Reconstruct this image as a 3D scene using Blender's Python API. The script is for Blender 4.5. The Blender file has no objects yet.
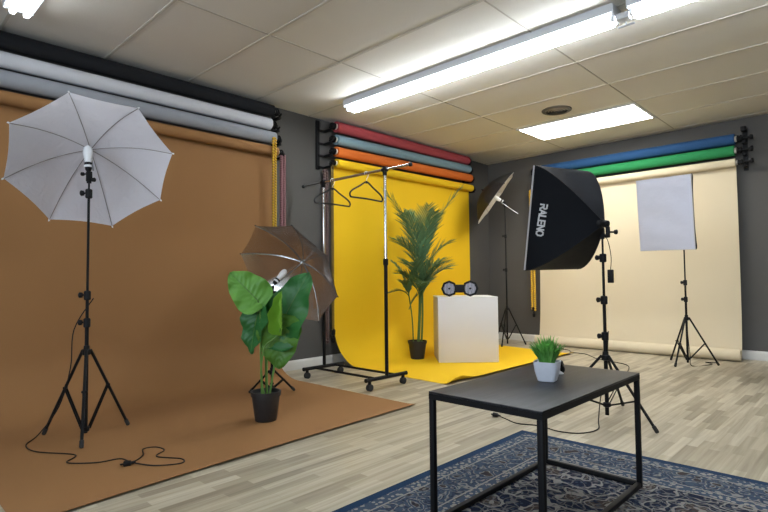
import bpy, bmesh, math, random
from mathutils import Vector, Matrix
random.seed(7)
S = bpy.context.scene
COL = S.collection
PI = math.pi
# ------------------------------------------------------------------ camera
cd = bpy.data.cameras.new('camera'); cam = bpy.data.objects.new('camera', cd); COL.objects.link(cam)
S.camera = cam
RT = Vector((0.7213, 0.69255, -0.00968)); UP = Vector((0.03659, -0.02415, 0.99904)); FW = Vector((-0.69165, 0.72096, 0.04276))
m = Matrix((RT, UP, -FW)).transposed().to_4x4(); m.translation = Vector((4.289, -6.747, 0.9))
cam.matrix_world = m
cd.sensor_width = 36; cd.lens = 524.15 / 768 * 36; cd.clip_start = 0.05; cd.clip_end = 60
# ------------------------------------------------------------------ world, exposure
W = bpy.data.worlds.new('world'); S.world = W; W.use_nodes = True
W.node_tree.nodes['Background'].inputs[0].default_value = (0.55, 0.62, 0.75, 1)
W.node_tree.nodes['Background'].inputs[1].default_value = 0.12
S.view_settings.view_transform = 'Standard'; S.view_settings.look = 'None'
S.view_settings.exposure = 0.1; S.view_settings.gamma = 1.0; S.view_settings.use_curve_mapping = False
TUBE_E = 42.0; TUBE_DIM = 12.0; PANEL_E = 18.0; WIN_E = 14.0
CEIL = 2.595; XR = 6.4; YF = -9.6

# ------------------------------------------------------------------ materials
MATS = {}
def mat(name, col, rough=0.6, metal=0.0, spec=0.5, noise=None, bump=None, coat=0, emit=None):
    if name in MATS: return MATS[name]
    M = bpy.data.materials.new(name); M.use_nodes = True; MATS[name] = M
    N = M.node_tree.nodes; L = M.node_tree.links; b = N['Principled BSDF']
    b.inputs['Base Color'].default_value = (*col, 1); b.inputs['Roughness'].default_value = rough
    b.inputs['Metallic'].default_value = metal; b.inputs['Specular IOR Level'].default_value = spec
    b.inputs['Coat Weight'].default_value = coat
    if emit:
        b.inputs['Emission Color'].default_value = (*emit[0], 1); b.inputs['Emission Strength'].default_value = emit[1]
    tc = N.new('ShaderNodeTexCoord')
    if noise:   # (scale, amount)
        n = N.new('ShaderNodeTexNoise'); n.inputs['Scale'].default_value = noise[0]; n.inputs['Detail'].default_value = 4
        L.new(tc.outputs['Object'], n.inputs['Vector'])
        mx = N.new('ShaderNodeMix'); mx.data_type = 'RGBA'
        mx.inputs[6].default_value = (*[max(0, c * (1 - noise[1])) for c in col], 1)
        mx.inputs[7].default_value = (*[min(1, c * (1 + noise[1])) for c in col], 1)
        L.new(n.outputs['Fac'], mx.inputs[0]); L.new(mx.outputs[2], b.inputs['Base Color'])
    if bump:    # (scale, strength)
        n2 = N.new('ShaderNodeTexNoise'); n2.inputs['Scale'].default_value = bump[0]; n2.inputs['Detail'].default_value = 5
        L.new(tc.outputs['Object'], n2.inputs['Vector'])
        bp = N.new('ShaderNodeBump'); bp.inputs['Strength'].default_value = bump[1]; bp.inputs['Distance'].default_value = 0.01
        L.new(n2.outputs['Fac'], bp.inputs['Height']); L.new(bp.outputs[0], b.inputs['Normal'])
    return M
def hx(h, k=1.0):
    v = [int(h[i:i+2], 16) / 255 for i in (0, 2, 4)]
    return tuple(k * (c / 12.92 if c <= 0.04045 else ((c + 0.055) / 1.055) ** 2.4) for c in v)

BLK = mat('black_metal', (0.006, 0.006, 0.007), 0.55, spec=.18, noise=(30, .2))
BLKP = mat('black_plastic', (0.008, 0.008, 0.009), 0.55, spec=.2, noise=(40, .2))
RUB = mat('rubber', (0.02, 0.02, 0.02), 0.8, noise=(40, .2))
CHR = mat('chrome', (0.75, 0.75, 0.76), 0.18, 1.0, noise=(20, .04))
WHT = mat('white_paint', (0.78, 0.78, 0.8), 0.5, noise=(3, .03))
WPL = mat('white_plastic', (0.8, 0.81, 0.84), 0.35, noise=(10, .03))
STEEL = mat('steel_grey', (0.35, 0.36, 0.38), 0.35, 0.9, noise=(15, .08))

def mat_wall():
    return mat('dark_grey_wall_paint', hx('555351'), 0.75, spec=.3, noise=(1.5, .05), bump=(160, .12))
def mat_floor():
    M = bpy.data.materials.new('strip_laminate'); M.use_nodes = True
    N = M.node_tree.nodes; L = M.node_tree.links; b = N['Principled BSDF']
    tc = N.new('ShaderNodeTexCoord'); mp = N.new('ShaderNodeMapping'); mp.inputs['Rotation'].default_value = (0, 0, PI/2)
    L.new(tc.outputs['Object'], mp.inputs[0])
    def brick(w, h, ms, off, c1, c2, mort):
        k = N.new('ShaderNodeTexBrick'); L.new(mp.outputs[0], k.inputs['Vector'])
        k.offset = off; k.offset_frequency = 2; k.squash = 1.0
        k.inputs['Scale'].default_value = 1; k.inputs['Brick Width'].default_value = w; k.inputs['Row Height'].default_value = h
        k.inputs['Mortar Size'].default_value = ms; k.inputs['Mortar Smooth'].default_value = .3; k.inputs['Bias'].default_value = 0
        k.inputs['Color1'].default_value = c1; k.inputs['Color2'].default_value = c2; k.inputs['Mortar'].default_value = mort
        return k
    k = brick(.40, .052, .0006, .37, (0, 0, 0, 1), (1, 1, 1, 1), (.3, .3, .3, 1))
    cr = N.new('ShaderNodeValToRGB'); e = cr.color_ramp.elements
    e[0].position = 0; e[0].color = (*hx('968c79'), 1); e[1].position = 1; e[1].color = (*hx('bfb7a3'), 1)
    for p, c in ((.2, 'a09682'), (.45, 'aea48f'), (.75, 'b8af9a')):
        x = e.new(p); x.color = (*hx(c), 1)
    L.new(k.outputs['Color'], cr.inputs[0])
    mp2 = N.new('ShaderNodeMapping'); mp2.inputs['Scale'].default_value = (38, 1.6, 1); L.new(tc.outputs['Object'], mp2.inputs[0])
    n = N.new('ShaderNodeTexNoise'); n.inputs['Scale'].default_value = 1.0; n.inputs['Detail'].default_value = 6; n.inputs['Distortion'].default_value = .6
    L.new(mp2.outputs[0], n.inputs['Vector'])
    cr2 = N.new('ShaderNodeValToRGB'); cr2.color_ramp.elements[0].position = .3; cr2.color_ramp.elements[0].color = (.60, .57, .52, 1)
    cr2.color_ramp.elements[1].position = .62; cr2.color_ramp.elements[1].color = (1.0, 1.0, 1.0, 1)
    L.new(n.outputs['Fac'], cr2.inputs[0])
    mx = N.new('ShaderNodeMix'); mx.data_type = 'RGBA'; mx.blend_type = 'MULTIPLY'; mx.inputs[0].default_value = .75
    L.new(cr.outputs[0], mx.inputs[6]); L.new(cr2.outputs[0], mx.inputs[7])
    L.new(mx.outputs[2], b.inputs['Base Color'])
    b.inputs['Roughness'].default_value = .42; b.inputs['Specular IOR Level'].default_value = .4
    return M
def mat_ceiling():
    return mat('ceiling_panel_vinyl', hx('d6d3cc'), 0.7, spec=.25, noise=(2.2, .035), bump=(60, .08))
def mat_cloth_trans(name, col, tr=.35, bumpsc=9):
    M = bpy.data.materials.new(name); M.use_nodes = True; N = M.node_tree.nodes; L = M.node_tree.links
    b = N['Principled BSDF']; b.inputs['Base Color'].default_value = (*col, 1); b.inputs['Roughness'].default_value = .7
    t = N.new('ShaderNodeBsdfTranslucent'); t.inputs[0].default_value = (*col, 1)
    mx = N.new('ShaderNodeMixShader'); mx.inputs[0].default_value = tr
    L.new(b.outputs[0], mx.inputs[1]); L.new(t.outputs[0], mx.inputs[2])
    L.new(mx.outputs[0], N['Material Output'].inputs[0])
    tc = N.new('ShaderNodeTexCoord'); n = N.new('ShaderNodeTexNoise'); n.inputs['Scale'].default_value = bumpsc; n.inputs['Detail'].default_value = 3; n.inputs['Distortion'].default_value = 1.5
    L.new(tc.outputs['Object'], n.inputs['Vector']); bp = N.new('ShaderNodeBump'); bp.inputs['Strength'].default_value = .5; bp.inputs['Distance'].default_value = .02
    L.new(n.outputs['Fac'], bp.inputs['Height']); L.new(bp.outputs[0], b.inputs['Normal'])
    return M
def mat_rug():
    M = bpy.data.materials.new('persian_rug_pile'); M.use_nodes = True; N = M.node_tree.nodes; L = M.node_tree.links; b = N['Principled BSDF']
    b.inputs['Roughness'].default_value = .95; b.inputs['Specular IOR Level'].default_value = .1
    tc = N.new('ShaderNodeTexCoord'); sp = N.new('ShaderNodeSeparateXYZ'); L.new(tc.outputs['Object'], sp.inputs[0])
    def mth(op, a, c=None, clamp=False):
        x = N.new('ShaderNodeMath'); x.operation = op; x.use_clamp = clamp
        for i, v in enumerate((a, c)):
            if v is None: continue
            if isinstance(v, (int, float)): x.inputs[i].default_value = v
            else: L.new(v, x.inputs[i])
        return x.outputs[0]
    ax = mth('ABSOLUTE', sp.outputs[0]); ay = mth('ABSOLUTE', sp.outputs[1])
    d = mth('MINIMUM', mth('SUBTRACT', RUGW/2, ax), mth('SUBTRACT', RUGL/2, ay))     # distance to the edge
    mir = N.new('ShaderNodeCombineXYZ'); L.new(ax, mir.inputs[0]); L.new(ay, mir.inputs[1])
    nz = N.new('ShaderNodeTexNoise'); nz.inputs['Scale'].default_value = 9; nz.inputs['Detail'].default_value = 2; L.new(mir.outputs[0], nz.inputs['Vector'])
    def vmix(f):   # distort
        s = N.new('ShaderNodeVectorMath'); s.operation = 'SCALE'; s.inputs['Scale'].default_value = f; L.new(nz.outputs['Color'], s.inputs[0])
        a = N.new('ShaderNodeVectorMath'); a.operation = 'ADD'; L.new(mir.outputs[0], a.inputs[0]); L.new(s.outputs[0], a.inputs[1]); return a.outputs[0]
    def voro(scale, feat, f, rnd=.7):
        v = N.new('ShaderNodeTexVoronoi'); v.feature = feat; v.inputs['Scale'].default_value = scale; v.inputs['Randomness'].default_value = rnd
        L.new(vmix(f), v.inputs['Vector']); return v
    def rgb(c): 
        r = N.new('ShaderNodeRGB'); r.outputs[0].default_value = (*c, 1); return r.outputs[0]
    def mix(f, a, c):
        x = N.new('ShaderNodeMix'); x.data_type = 'RGBA'; L.new(f, x.inputs[0]); L.new(a, x.inputs[6]); L.new(c, x.inputs[7]); return x.outputs[2]
    navy, blue, cream, brown, slate = rgb(hx('141f38')), rgb(hx('1c3c5e')), rgb(hx('9d9a94')), rgb(hx('463d3b')), rgb(hx('42536a'))
    # field: navy with flowers: rings of cream, brown hearts
    v1 = voro(5.2, 'F1', .22, .8); r1 = v1.outputs['Distance']
    ring = mth('LESS_THAN', mth('ABSOLUTE', mth('SUBTRACT', mth('FRACT', mth('MULTIPLY', r1, 4.2)), .5)), .13)
    heart = mth('LESS_THAN', r1, .3)
    v2 = voro(27, 'DISTANCE_TO_EDGE', .12, 1); vine = mth('LESS_THAN', v2.outputs['Distance'], .07)
    v3 = voro(46, 'F1', .02, 1); dots = mth('LESS_THAN', v3.outputs['Distance'], .3)
    field = mix(heart, navy, brown); field = mix(mth('MULTIPLY', dots, .55), field, slate); field = mix(mth('MULTIPLY', vine, .38), field, cream)
    field = mix(mth('MULTIPLY', ring, .8), field, cream)
    # border band
    v4 = voro(12, 'F1', .14, .6); r4 = v4.outputs['Distance']
    bring = mth('LESS_THAN', mth('ABSOLUTE', mth('SUBTRACT', mth('FRACT', mth('MULTIPLY', r4, 4.5)), .5)), .15)
    band = mix(mth('LESS_THAN', r4, .30), slate, brown); band = mix(mth('MULTIPLY', dots, .6), band, navy)
    band = mix(mth('MULTIPLY', bring, .75), band, cream); band = mix(mth('MULTIPLY', vine, .45), band, navy)
    def btw(a, c): return mth('MULTIPLY', mth('GREATER_THAN', d, a), mth('LESS_THAN', d, c))
    col = mix(mth('LESS_THAN', d, .33), field, band)
    narrow = mix(mth('LESS_THAN', v3.outputs['Distance'], .42), slate, cream)
    col = mix(btw(.05, .10), col, narrow); col = mix(btw(.285, .335), col, narrow)
    for a_ in (.105, .275, .345): col = mix(btw(a_ - .004, a_ + .004), col, cream)
    col = mix(mth('LESS_THAN', d, .045), col, blue)
    fine = N.new('ShaderNodeTexNoise'); fine.inputs['Scale'].default_value = 150; L.new(tc.outputs['Object'], fine.inputs['Vector'])
    fm = N.new('ShaderNodeMix'); fm.data_type = 'RGBA'; fm.blend_type = 'MULTIPLY'; fm.inputs[0].default_value = .5; L.new(col, fm.inputs[6]); L.new(fine.outputs['Color'], fm.inputs[7])
    hs = N.new('ShaderNodeHueSaturation'); hs.inputs['Saturation'].default_value = .95; hs.inputs['Value'].default_value = 1.0; L.new(fm.outputs[2], hs.inputs['Color'])
    L.new(hs.outputs[0], b.inputs['Base Color'])
    bp = N.new('ShaderNodeBump'); bp.inputs['Strength'].default_value = .5; bp.inputs['Distance'].default_value = .004; L.new(fine.outputs['Fac'], bp.inputs['Height']); L.new(bp.outputs[0], b.inputs['Normal'])
    return M

# ------------------------------------------------------------------ mesh builder
class MB:
    def __init__(s): s.bm = bmesh.new(); s.sm = []
    def quad(s, *p):
        vs = [s.bm.verts.new(q) for q in p]; f = s.bm.faces.new(vs); return f
    def box(s, c, d, R=None, bev=0.0):
        c = Vector(c); b2 = bmesh.new(); bmesh.ops.create_cube(b2, size=1)
        for v in b2.verts: v.co = Vector((v.co.x * d[0], v.co.y * d[1], v.co.z * d[2]))
        if bev: bmesh.ops.bevel(b2, geom=list(b2.edges), offset=bev, segments=2, affect='EDGES', profile=.5)
        for v in b2.verts: v.co = c + ((R @ v.co) if R else v.co)
        s._join(b2); return s
    def _join(s, b2):
        me = bpy.data.meshes.new('t'); b2.to_mesh(me); b2.free(); s.bm.from_mesh(me); bpy.data.meshes.remove(me)
    def bar(s, a, b, w, h=None, bev=0.0, up=(0, 0, 1)):   # square bar between two points
        a, b = Vector(a), Vector(b); h = h or w; z = (b - a); ln = z.length; z.normalize()
        u = Vector(up); 
        if abs(u.dot(z)) > .98: u = Vector((0, 1, 0))
        x = u.cross(z).normalized(); y = z.cross(x)
        return s.box((a + b) / 2, (w, h, ln), Matrix((x, y, z)).transposed(), bev)
    def tube(s, pts, r, n=10, cap=True, closed=False):
        pts = [Vector(p) for p in pts]; rs = r if isinstance(r, (list, tuple)) else [r] * len(pts)
        rings = []; prev = None
        for i, p in enumerate(pts):
            if closed: t = pts[(i + 1) % len(pts)] - pts[i - 1]
            else: t = pts[min(i + 1, len(pts) - 1)] - pts[max(i - 1, 0)]
            t = t.normalized() if t.length > 1e-9 else Vector((0, 0, 1))
            if prev is None:
                u = Vector((0, 0, 1)) if abs(t.z) < .9 else Vector((1, 0, 0)); u = (u - t * u.dot(t)).normalized()
            else:
                u = prev - t * prev.dot(t); u = u.normalized() if u.length > 1e-6 else Vector((1, 0, 0))
            prev = u; v = t.cross(u)
            rings.append([s.bm.verts.new(p + rs[i] * (math.cos(2*PI*k/n) * u + math.sin(2*PI*k/n) * v)) for k in range(n)])
        m_ = len(rings)
        for i in range(m_ if closed else m_ - 1):
            A, B = rings[i], rings[(i + 1) % m_]
            for k in range(n): s.bm.faces.new((A[k], A[(k+1) % n], B[(k+1) % n], B[k]))
        if cap and not closed:
            s.bm.faces.new(rings[0][::-1]); s.bm.faces.new(rings[-1])
        return s
    def lathe(s, o, axis, prof, n=20, cap=True):     # prof: (dist along axis, radius)
        o = Vector(o); a = Vector(axis).normalized(); u = Vector((0, 0, 1)) if abs(a.z) < .9 else Vector((1, 0, 0))
        u = (u - a * u.dot(a)).normalized(); v = a.cross(u); rings = []
        for t, r in prof:
            r = max(r, 1e-5)
            rings.append([s.bm.verts.new(o + a * t + r * (math.cos(2*PI*k/n) * u + math.sin(2*PI*k/n) * v)) for k in range(n)])
        for A, B in zip(rings, rings[1:]):
            for k in range(n): s.bm.faces.new((A[k], A[(k+1) % n], B[(k+1) % n], B[k]))
        if cap: s.bm.faces.new(rings[0][::-1]); s.bm.faces.new(rings[-1])
        return s
    def grid(s, P, closed=False):       # P[i][j] points
        V = [[s.bm.verts.new(q) for q in row] for row in P]
        for i in range(len(V) - 1):
            for j in range(len(V[0]) - 1): s.bm.faces.new((V[i][j], V[i+1][j], V[i+1][j+1], V[i][j+1]))
        return s
    def slab(s, P, th, nrm=None):      # closed sheet: grid with thickness along per-vertex normals
        n, m_ = len(P), len(P[0]); Q = []
        for i in range(n):
            row = []
            for j in range(m_):
                du = P[min(i+1, n-1)][j] - P[max(i-1, 0)][j]; dv = P[i][min(j+1, m_-1)] - P[i][max(j-1, 0)]
                c = du.cross(dv); c = c.normalized() if c.length > 1e-12 else Vector((0, 0, 1)); row.append(P[i][j] + c * th)
            Q.append(row)
        A = [[s.bm.verts.new(q) for q in r] for r in P]; B = [[s.bm.verts.new(q) for q in r] for r in Q]
        for i in range(n - 1):
            for j in range(m_ - 1):
                s.bm.faces.new((A[i][j], A[i][j+1], A[i+1][j+1], A[i+1][j])); s.bm.faces.new((B[i][j], B[i+1][j], B[i+1][j+1], B[i][j+1]))
        for i in range(n - 1):
            s.bm.faces.new((A[i][0], A[i+1][0], B[i+1][0], B[i][0])); s.bm.faces.new((A[i][-1], B[i][-1], B[i+1][-1], A[i+1][-1]))
        for j in range(m_ - 1):
            s.bm.faces.new((A[0][j], B[0][j], B[0][j+1], A[0][j+1])); s.bm.faces.new((A[-1][j], A[-1][j+1], B[-1][j+1], B[-1][j]))
        return s
def wloc(o):
    v = Vector((0, 0, 0))
    while o: v += o.location; o = o.parent
    return v
def build(name, mb, material, parent=None, at=None, smooth=True, ang=.6, label=None):
    bm = mb.bm; off = wloc(parent) + (Vector(at) - wloc(parent) if at is not None else Vector((0, 0, 0)))
    bmesh.ops.recalc_face_normals(bm, faces=bm.faces)
    for v in bm.verts: v.co -= off
    if smooth:
        for f in bm.faces: f.smooth = True
        for e in bm.edges:
            if len(e.link_faces) == 2 and e.calc_face_angle(0) > ang: e.smooth = False
    me = bpy.data.meshes.new(name); bm.to_mesh(me); bm.free()
    mats = material if isinstance(material, (list, tuple)) else [material]
    for k in mats: me.materials.append(k)
    o = bpy.data.objects.new(name, me); COL.objects.link(o); o.parent = parent
    o.location = off - wloc(parent)
    if label: o['label'] = label
    return o
def thing(name, label, cat, loc, group=None):
    o = bpy.data.objects.new(name, None); COL.objects.link(o); o.location = loc; o.empty_display_size = .1
    o['label'] = label; o['category'] = cat
    if group: o['group'] = group
    return o
def tag(o, label, cat, group=None):
    o['label'] = label; o['category'] = cat
    if group: o['group'] = group
    return o
def struct(name, mb, material, smooth=False, parent=None):
    o = build(name, mb, material, smooth=smooth, parent=parent); o['kind'] = 'structure'; return o
def smoothpath(pts, k=6):       # Catmull-Rom
    pts = [Vector(p) for p in pts]; P = [pts[0]] + pts + [pts[-1]]; out = []
    for i in range(1, len(P) - 2):
        a, b, c, d = P[i-1:i+3]
        for j in range(k):
            t = j / k
            out.append(.5 * ((2*b) + (c - a) * t + (2*a - 5*b + 4*c - d) * t*t + (3*b - a - 3*c + d) * t**3))
    out.append(P[-2]); return out

# ------------------------------------------------------------------ room shell
wallm = mat_wall(); ceilm = mat_ceiling()
struct('floor', MB().box((XR/2, YF/2, -.05), (XR + .2, -YF + .2, .1)), mat_floor())
struct('wall_left', MB().box((-.05, YF/2, CEIL/2), (.1, -YF + .2, CEIL)), wallm)
struct('wall_back', MB().box((XR/2 + .05, .05, CEIL/2), (XR + .1, .1, CEIL)), wallm)
struct('wall_right', MB().box((XR + .05, YF/2 - .05, CEIL/2), (.1, -YF + .1, CEIL)), mat('right_wall_paint', hx('8c8a88'), .75, noise=(1.5, .05)))
# front wall with a window opening behind the camera
fw = MB(); WX0, WX1, WZ0, WZ1 = 2.2, 5.4, .9, 2.2
fw.box((WX0/2, YF - .05, CEIL/2), (WX0, .1, CEIL)); fw.box(((WX1 + XR)/2, YF - .05, CEIL/2), (XR - WX1, .1, CEIL))
fw.box(((WX0 + WX1)/2, YF - .05, WZ0/2), (WX1 - WX0, .1, WZ0)); fw.box(((WX0 + WX1)/2, YF - .05, (CEIL + WZ1)/2), (WX1 - WX0, .1, CEIL - WZ1))
struct('wall_front', fw, wallm)
wf = MB()
for x in (WX0, (WX0 + WX1)/2, WX1): wf.box((x, YF - .04, (WZ0 + WZ1)/2), (.06, .06, WZ1 - WZ0))
for z in (WZ0, WZ1): wf.box(((WX0 + WX1)/2, YF - .04, z), (WX1 - WX0 + .06, .06, .06))
struct('window_1', wf, WHT)
al = bpy.data.lights.new('window_daylight', 'AREA'); al.shape = 'RECTANGLE'; al.size = WX1 - WX0; al.size_y = WZ1 - WZ0; al.energy = WIN_E * 10; al.color = (.75, .87, 1)
ao = bpy.data.objects.new('window_daylight', al); COL.objects.link(ao); ao.location = ((WX0 + WX1)/2, YF - .12, (WZ0 + WZ1)/2); ao.rotation_euler = (PI/2, 0, 0)
# ceiling slab and its cover strips
struct('ceiling', MB().box((XR/2, YF/2, CEIL + .05), (XR + .2, -YF + .2, .1)), ceilm)
st = MB(); ys = [-5.375 + .659 * k for k in range(-6, 9)]; xs = [-.05 + 1.31 * k for k in range(1, 5)]
seam = mat('ceiling_strip', hx('c2beb5'), .75, spec=.15, noise=(4, .03))
for y in ys: st.box((XR/2, y, CEIL - .002), (XR, .020, .0044), bev=.0010)
struct('trim_1', st, seam)
st = MB()
for x in xs:
    for y0, y1 in zip(ys, ys[1:]): st.box((x, (y0 + y1)/2, CEIL - .0012), (.010, y1 - y0 - .022, .0036))
struct('trim_2', st, mat('ceiling_joint', hx('a9a49a'), .7, noise=(4, .05)))
# baseboards
bbm = mat('baseboard_white', hx('d4d2cd'), .45, noise=(6, .03))
def bb(name, a, b):
    a, b = Vector(a), Vector(b); s_ = MB(); d = (b - a).normalized(); n = Vector((d.y, -d.x, 0))
    prof = [(0, 0), (.014, 0), (.014, .075), (.009, .088), (.004, .094), (0, .096)]
    P = [[a + n * q[0] + Vector((0, 0, q[1])) for q in prof], [b + n * q[0] + Vector((0, 0, q[1])) for q in prof]]
    s_.grid(P); struct(name, s_, bbm)
bb('baseboard_left', (0, YF, 0), (0, 0, 0)); bb('baseboard_back', (0, 0, 0), (XR, 0, 0)); bb('baseboard_right', (XR, 0, 0), (XR, YF, 0))
bb('baseboard_front', (XR, YF, 0), (0, YF, 0))

# ------------------------------------------------------------------ ceiling lights
tubem = mat('fluorescent_tube', (1, 1, 1), .3, emit=((.90, .96, 1.0), TUBE_E)); tubedim = mat('dimmed_fluorescent_tube', (1, 1, 1), .3, emit=((.90, .96, 1.0), TUBE_DIM))  # second copy of the same tube, glow turned down to darken the left side
capm = mat('fixture_white_enamel', hx('d8dbe0'), .4, noise=(6, .02))
def strip_light(x0, y, label, ln=2.5, tm=None):
    t = thing('strip_light', label, 'ceiling light', (x0, y, CEIL), 'fluorescent strip lights')
    b = MB(); x1 = x0 + ln
    b.grid([[Vector((x, y + q[0], q[1])) for q in ((-.078, CEIL), (-.078, CEIL - .055), (-.03, CEIL - .066), (.03, CEIL - .066), (.078, CEIL - .055), (.078, CEIL))] for x in (x0, x1)])
    build('housing', b, capm, t)
    for x in (x0 + .004, x1 - .004): build('end_cap', MB().box((x, y, CEIL - .034), (.012, .154, .066), bev=.004), capm, t)
    for sx, x in ((1, x0), (-1, x1)):
        for dy in (-.036, .036): build('lamp_socket', MB().box((x + sx * .018, y + dy, CEIL - .078), (.02, .028, .045), bev=.004), WPL, t)
    for dy in (-.036, .036):
        build('tube', MB().lathe((x0 + .03, y + dy, CEIL - .086), (1, 0, 0), [(0, .010), (.004, .017), (.012, .0185), (ln - .072, .0185), (ln - .064, .017), (ln - .06, .010)], 14), tm or tubem, t)
    return t
strip_light(.62, -3.385, 'long fluorescent strip light above the clothes rack, nearest the yellow backdrop')
strip_light(3.2, -3.385, 'fluorescent strip light right of the joint, running out of the top frame')
strip_light(.56, -6.03, 'fluorescent strip light with two bare tube ends in the top left corner', tm=tubedim)
# small connector hanging between the two strips
t = thing('tube_starter', 'small grey connector hanging at the joint of the two strip lights', 'connector', (3.16, -3.385, CEIL - .06))
build('bracket', MB().box((3.16, -3.385, CEIL - .08), (.075, .07, .04), bev=.004), capm, t)
build('pin', MB().tube([(3.11, -3.345, CEIL - .118), (3.21, -3.345, CEIL - .118)], .007, 8).tube([(3.16, -3.345, CEIL - .118), (3.16, -3.355, CEIL - .095)], .005, 8), STEEL, t)
# lay-in panel
t = thing('panel_light', 'bright rectangular flat panel light set in the ceiling above the black softbox', 'ceiling light', (1.92, -1.06, CEIL))
fr = MB()
for a, b in (((1.27, -1.375, CEIL - .004), (2.57, -1.375, CEIL - .004)), ((1.27, -.745, CEIL - .004), (2.57, -.745, CEIL - .004)), ((1.285, -1.375, CEIL - .004), (1.285, -.745, CEIL - .004)), ((2.557, -1.375, CEIL - .004), (2.557, -.745, CEIL - .004))):
    fr.bar(a, b, .03, .012)
build('frame', fr, capm, t)
build('diffuser', MB().box((1.921, -1.06, CEIL - .006), (1.245, .60, .008)), mat('panel_diffuser', (1, 1, 1), .4, emit=((1, .985, .93), PANEL_E)), t)
# round vent
t = thing('round_vent', 'round dark slotted air vent in the ceiling beside the panel light', 'vent', (1.92, -1.72, CEIL))
v = MB(); v.lathe((1.92, -1.72, CEIL - .014), (0, 0, 1), [(0, .118), (0, .136), (.006, .145), (.014, .147)], 32, cap=False); build('outer_ring', v, mat('vent_grey', hx('4a463e'), .5, noise=(30, .1)), t)
for k, r in enumerate((.022, .050, .078, .104)):
    v = MB(); v.lathe((1.92, -1.72, CEIL - .018 + .001 * k), (0, 0, 1), [(0, r), (.006, r + .007), (.008, r + .006), (.002, r + .001)], 32, cap=False); build('vane', v, mat('vent_vane', hx('8d8577'), .5, noise=(30, .1)), t)
build('throat', MB().lathe((1.92, -1.72, CEIL - .005), (0, 0, 1), [(0, .12), (.004, .12)], 32), BLKP, t)

# ------------------------------------------------------------------ paper backdrops
def paper(name, h, k=1.0): return mat(name, hx(h, k), .82, spec=.25, noise=(1.2, .03), bump=(3.0, .06))
C_BLACK = paper('black_paper', '17181c'); C_LGREY = paper('light_grey_paper', 'c3c4c9'); C_MGREY = paper('mid_grey_paper', '8f9298')
C_BROWN = paper('caramel_paper', '8e6740'); C_RED = paper('red_paper', 'a9484f'); C_TEAL = paper('teal_paper', '7894a0'); C_ORG = paper('orange_paper', 'cf6a2a')
C_YEL = paper('yellow_paper', 'e4b91c'); C_BLUE = paper('royal_blue_paper', '254a75'); C_GRN = paper('green_paper', '287f4c'); C_BEI = paper('cream_paper', 'd2c5aa')
def roll(label, c, a, b, r, m_, parent=None, sheet=None, back=None, group=None, nm='paper_roll'):
    """roll of paper on a pole from a to b"""
    a, b = Vector(a), Vector(b); d = (b - a).normalized(); ln = (b - a).length
    t = thing(nm, label, c, a, group) 
    build('roll', MB().lathe(a, d, [(0, r * .6), (.0, r), (ln, r), (ln, r * .6)], 28), m_, t)
    for p, s in ((a, -1), (b, 1)):
        core = MB().lathe(p - d * s * .01, d * s, [(0, r * .55), (.028, r * .55), (.028, r * .42), (.0, r * .42)], 18, cap=False)
        build('core', core, mat('cardboard_core', hx('c9c3b8'), .8, noise=(20, .05)), t)
        e = MB().lathe(p, d * s, [(0, r * .40), (.02, r * .40), (.022, r * .62), (.032, r * .66), (.034, r * .45), (.05, r * .45), (.052, r * .66), (.062, r * .62), (.066, r * .25), (.085, r * .22)], 18)
        build('pole_expander', e, BLKP, t)
    return t
def sheet(parent, P, m_, name='sheet', th=.0018): build(name, MB().slab(P, th), m_, parent, smooth=True, ang=.9)
def arc_profile(zt, x0, R, xe, curl=0.0, n=14):
    pr = []
    for i in range(14): pr.append((x0, zt + (R - zt) * i / 14))
    for i in range(n + 1):
        a = PI + (PI/2) * i / n; pr.append((x0 + R + R * math.cos(a), R + R * math.sin(a)))
    for i in range(1, 25):
        s_ = i / 24; x = x0 + R + (xe - x0 - R) * s_; pr.append((x, curl * max(0, (s_ - .93) / .07) ** 1.6))
    return pr
SET1 = 'paper rolls on the near part of the left wall'; SET2 = 'paper rolls above the yellow backdrop'; SET3 = 'paper rolls above the cream backdrop'
roll('black paper roll, topmost of the rolls on the left wall', 'paper roll', (.12, -6.42, 2.502), (.12, -3.92, 2.502), .057, C_BLACK, group=SET1)
roll('light grey paper roll under the black roll', 'paper roll', (.12, -6.42, 2.370), (.12, -3.945, 2.370), .054, C_LGREY, group=SET1)
roll('mid grey paper roll just above the brown backdrop', 'paper roll', (.12, -6.42, 2.243), (.12, -3.90, 2.243), .058, C_MGREY, group=SET1)
t = roll('caramel brown paper backdrop hanging from its roll and sweeping over the floor', 'backdrop', (.12, -6.42, 2.118), (.12, -3.87, 2.118), .046, C_BROWN, nm='paper_backdrop')
pr = arc_profile(2.12, .163, .36, 1.0, .0)
P = []
for (x, z) in arc_profile(2.118, .075, .40, 1.9, .010):
    row = []
    for j in range(17):
        y = -6.27 + (6.27 - 3.893) * j / 16; s_ = max(0, (x - .53) / 1.37); xe = 1.985 - .135 * (j / 16) ** .6
        X = x if x <= .53 else .53 + (xe - .53) * s_
        row.append(Vector((X, y, z + .0012 + .004 * math.sin(y * 5 + x * 3) * s_ * (1 - s_))) )
        row[-1].z = max(row[-1].z, .0012)
    P.append(row)
sheet(t, [r for r in P], C_BROWN)
roll('dusty red paper roll, topmost above the yellow backdrop', 'paper roll', (.12, -3.12, 2.514), (.12, -.71, 2.526), .058, C_RED, group=SET2)
roll('grey teal paper roll between the red and orange rolls', 'paper roll', (.12, -3.12, 2.375), (.12, -.68, 2.41), .054, C_TEAL, group=SET2)
roll('orange paper roll just above the yellow roll', 'paper roll', (.12, -3.12, 2.247), (.12, -.645, 2.29), .054, C_ORG, group=SET2)
t = roll('yellow paper backdrop hanging from its roll and sweeping onto the floor', 'backdrop', (.12, -3.12, 2.125), (.12, -.62, 2.152), .046, C_YEL, nm='paper_backdrop')
P = []
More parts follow.
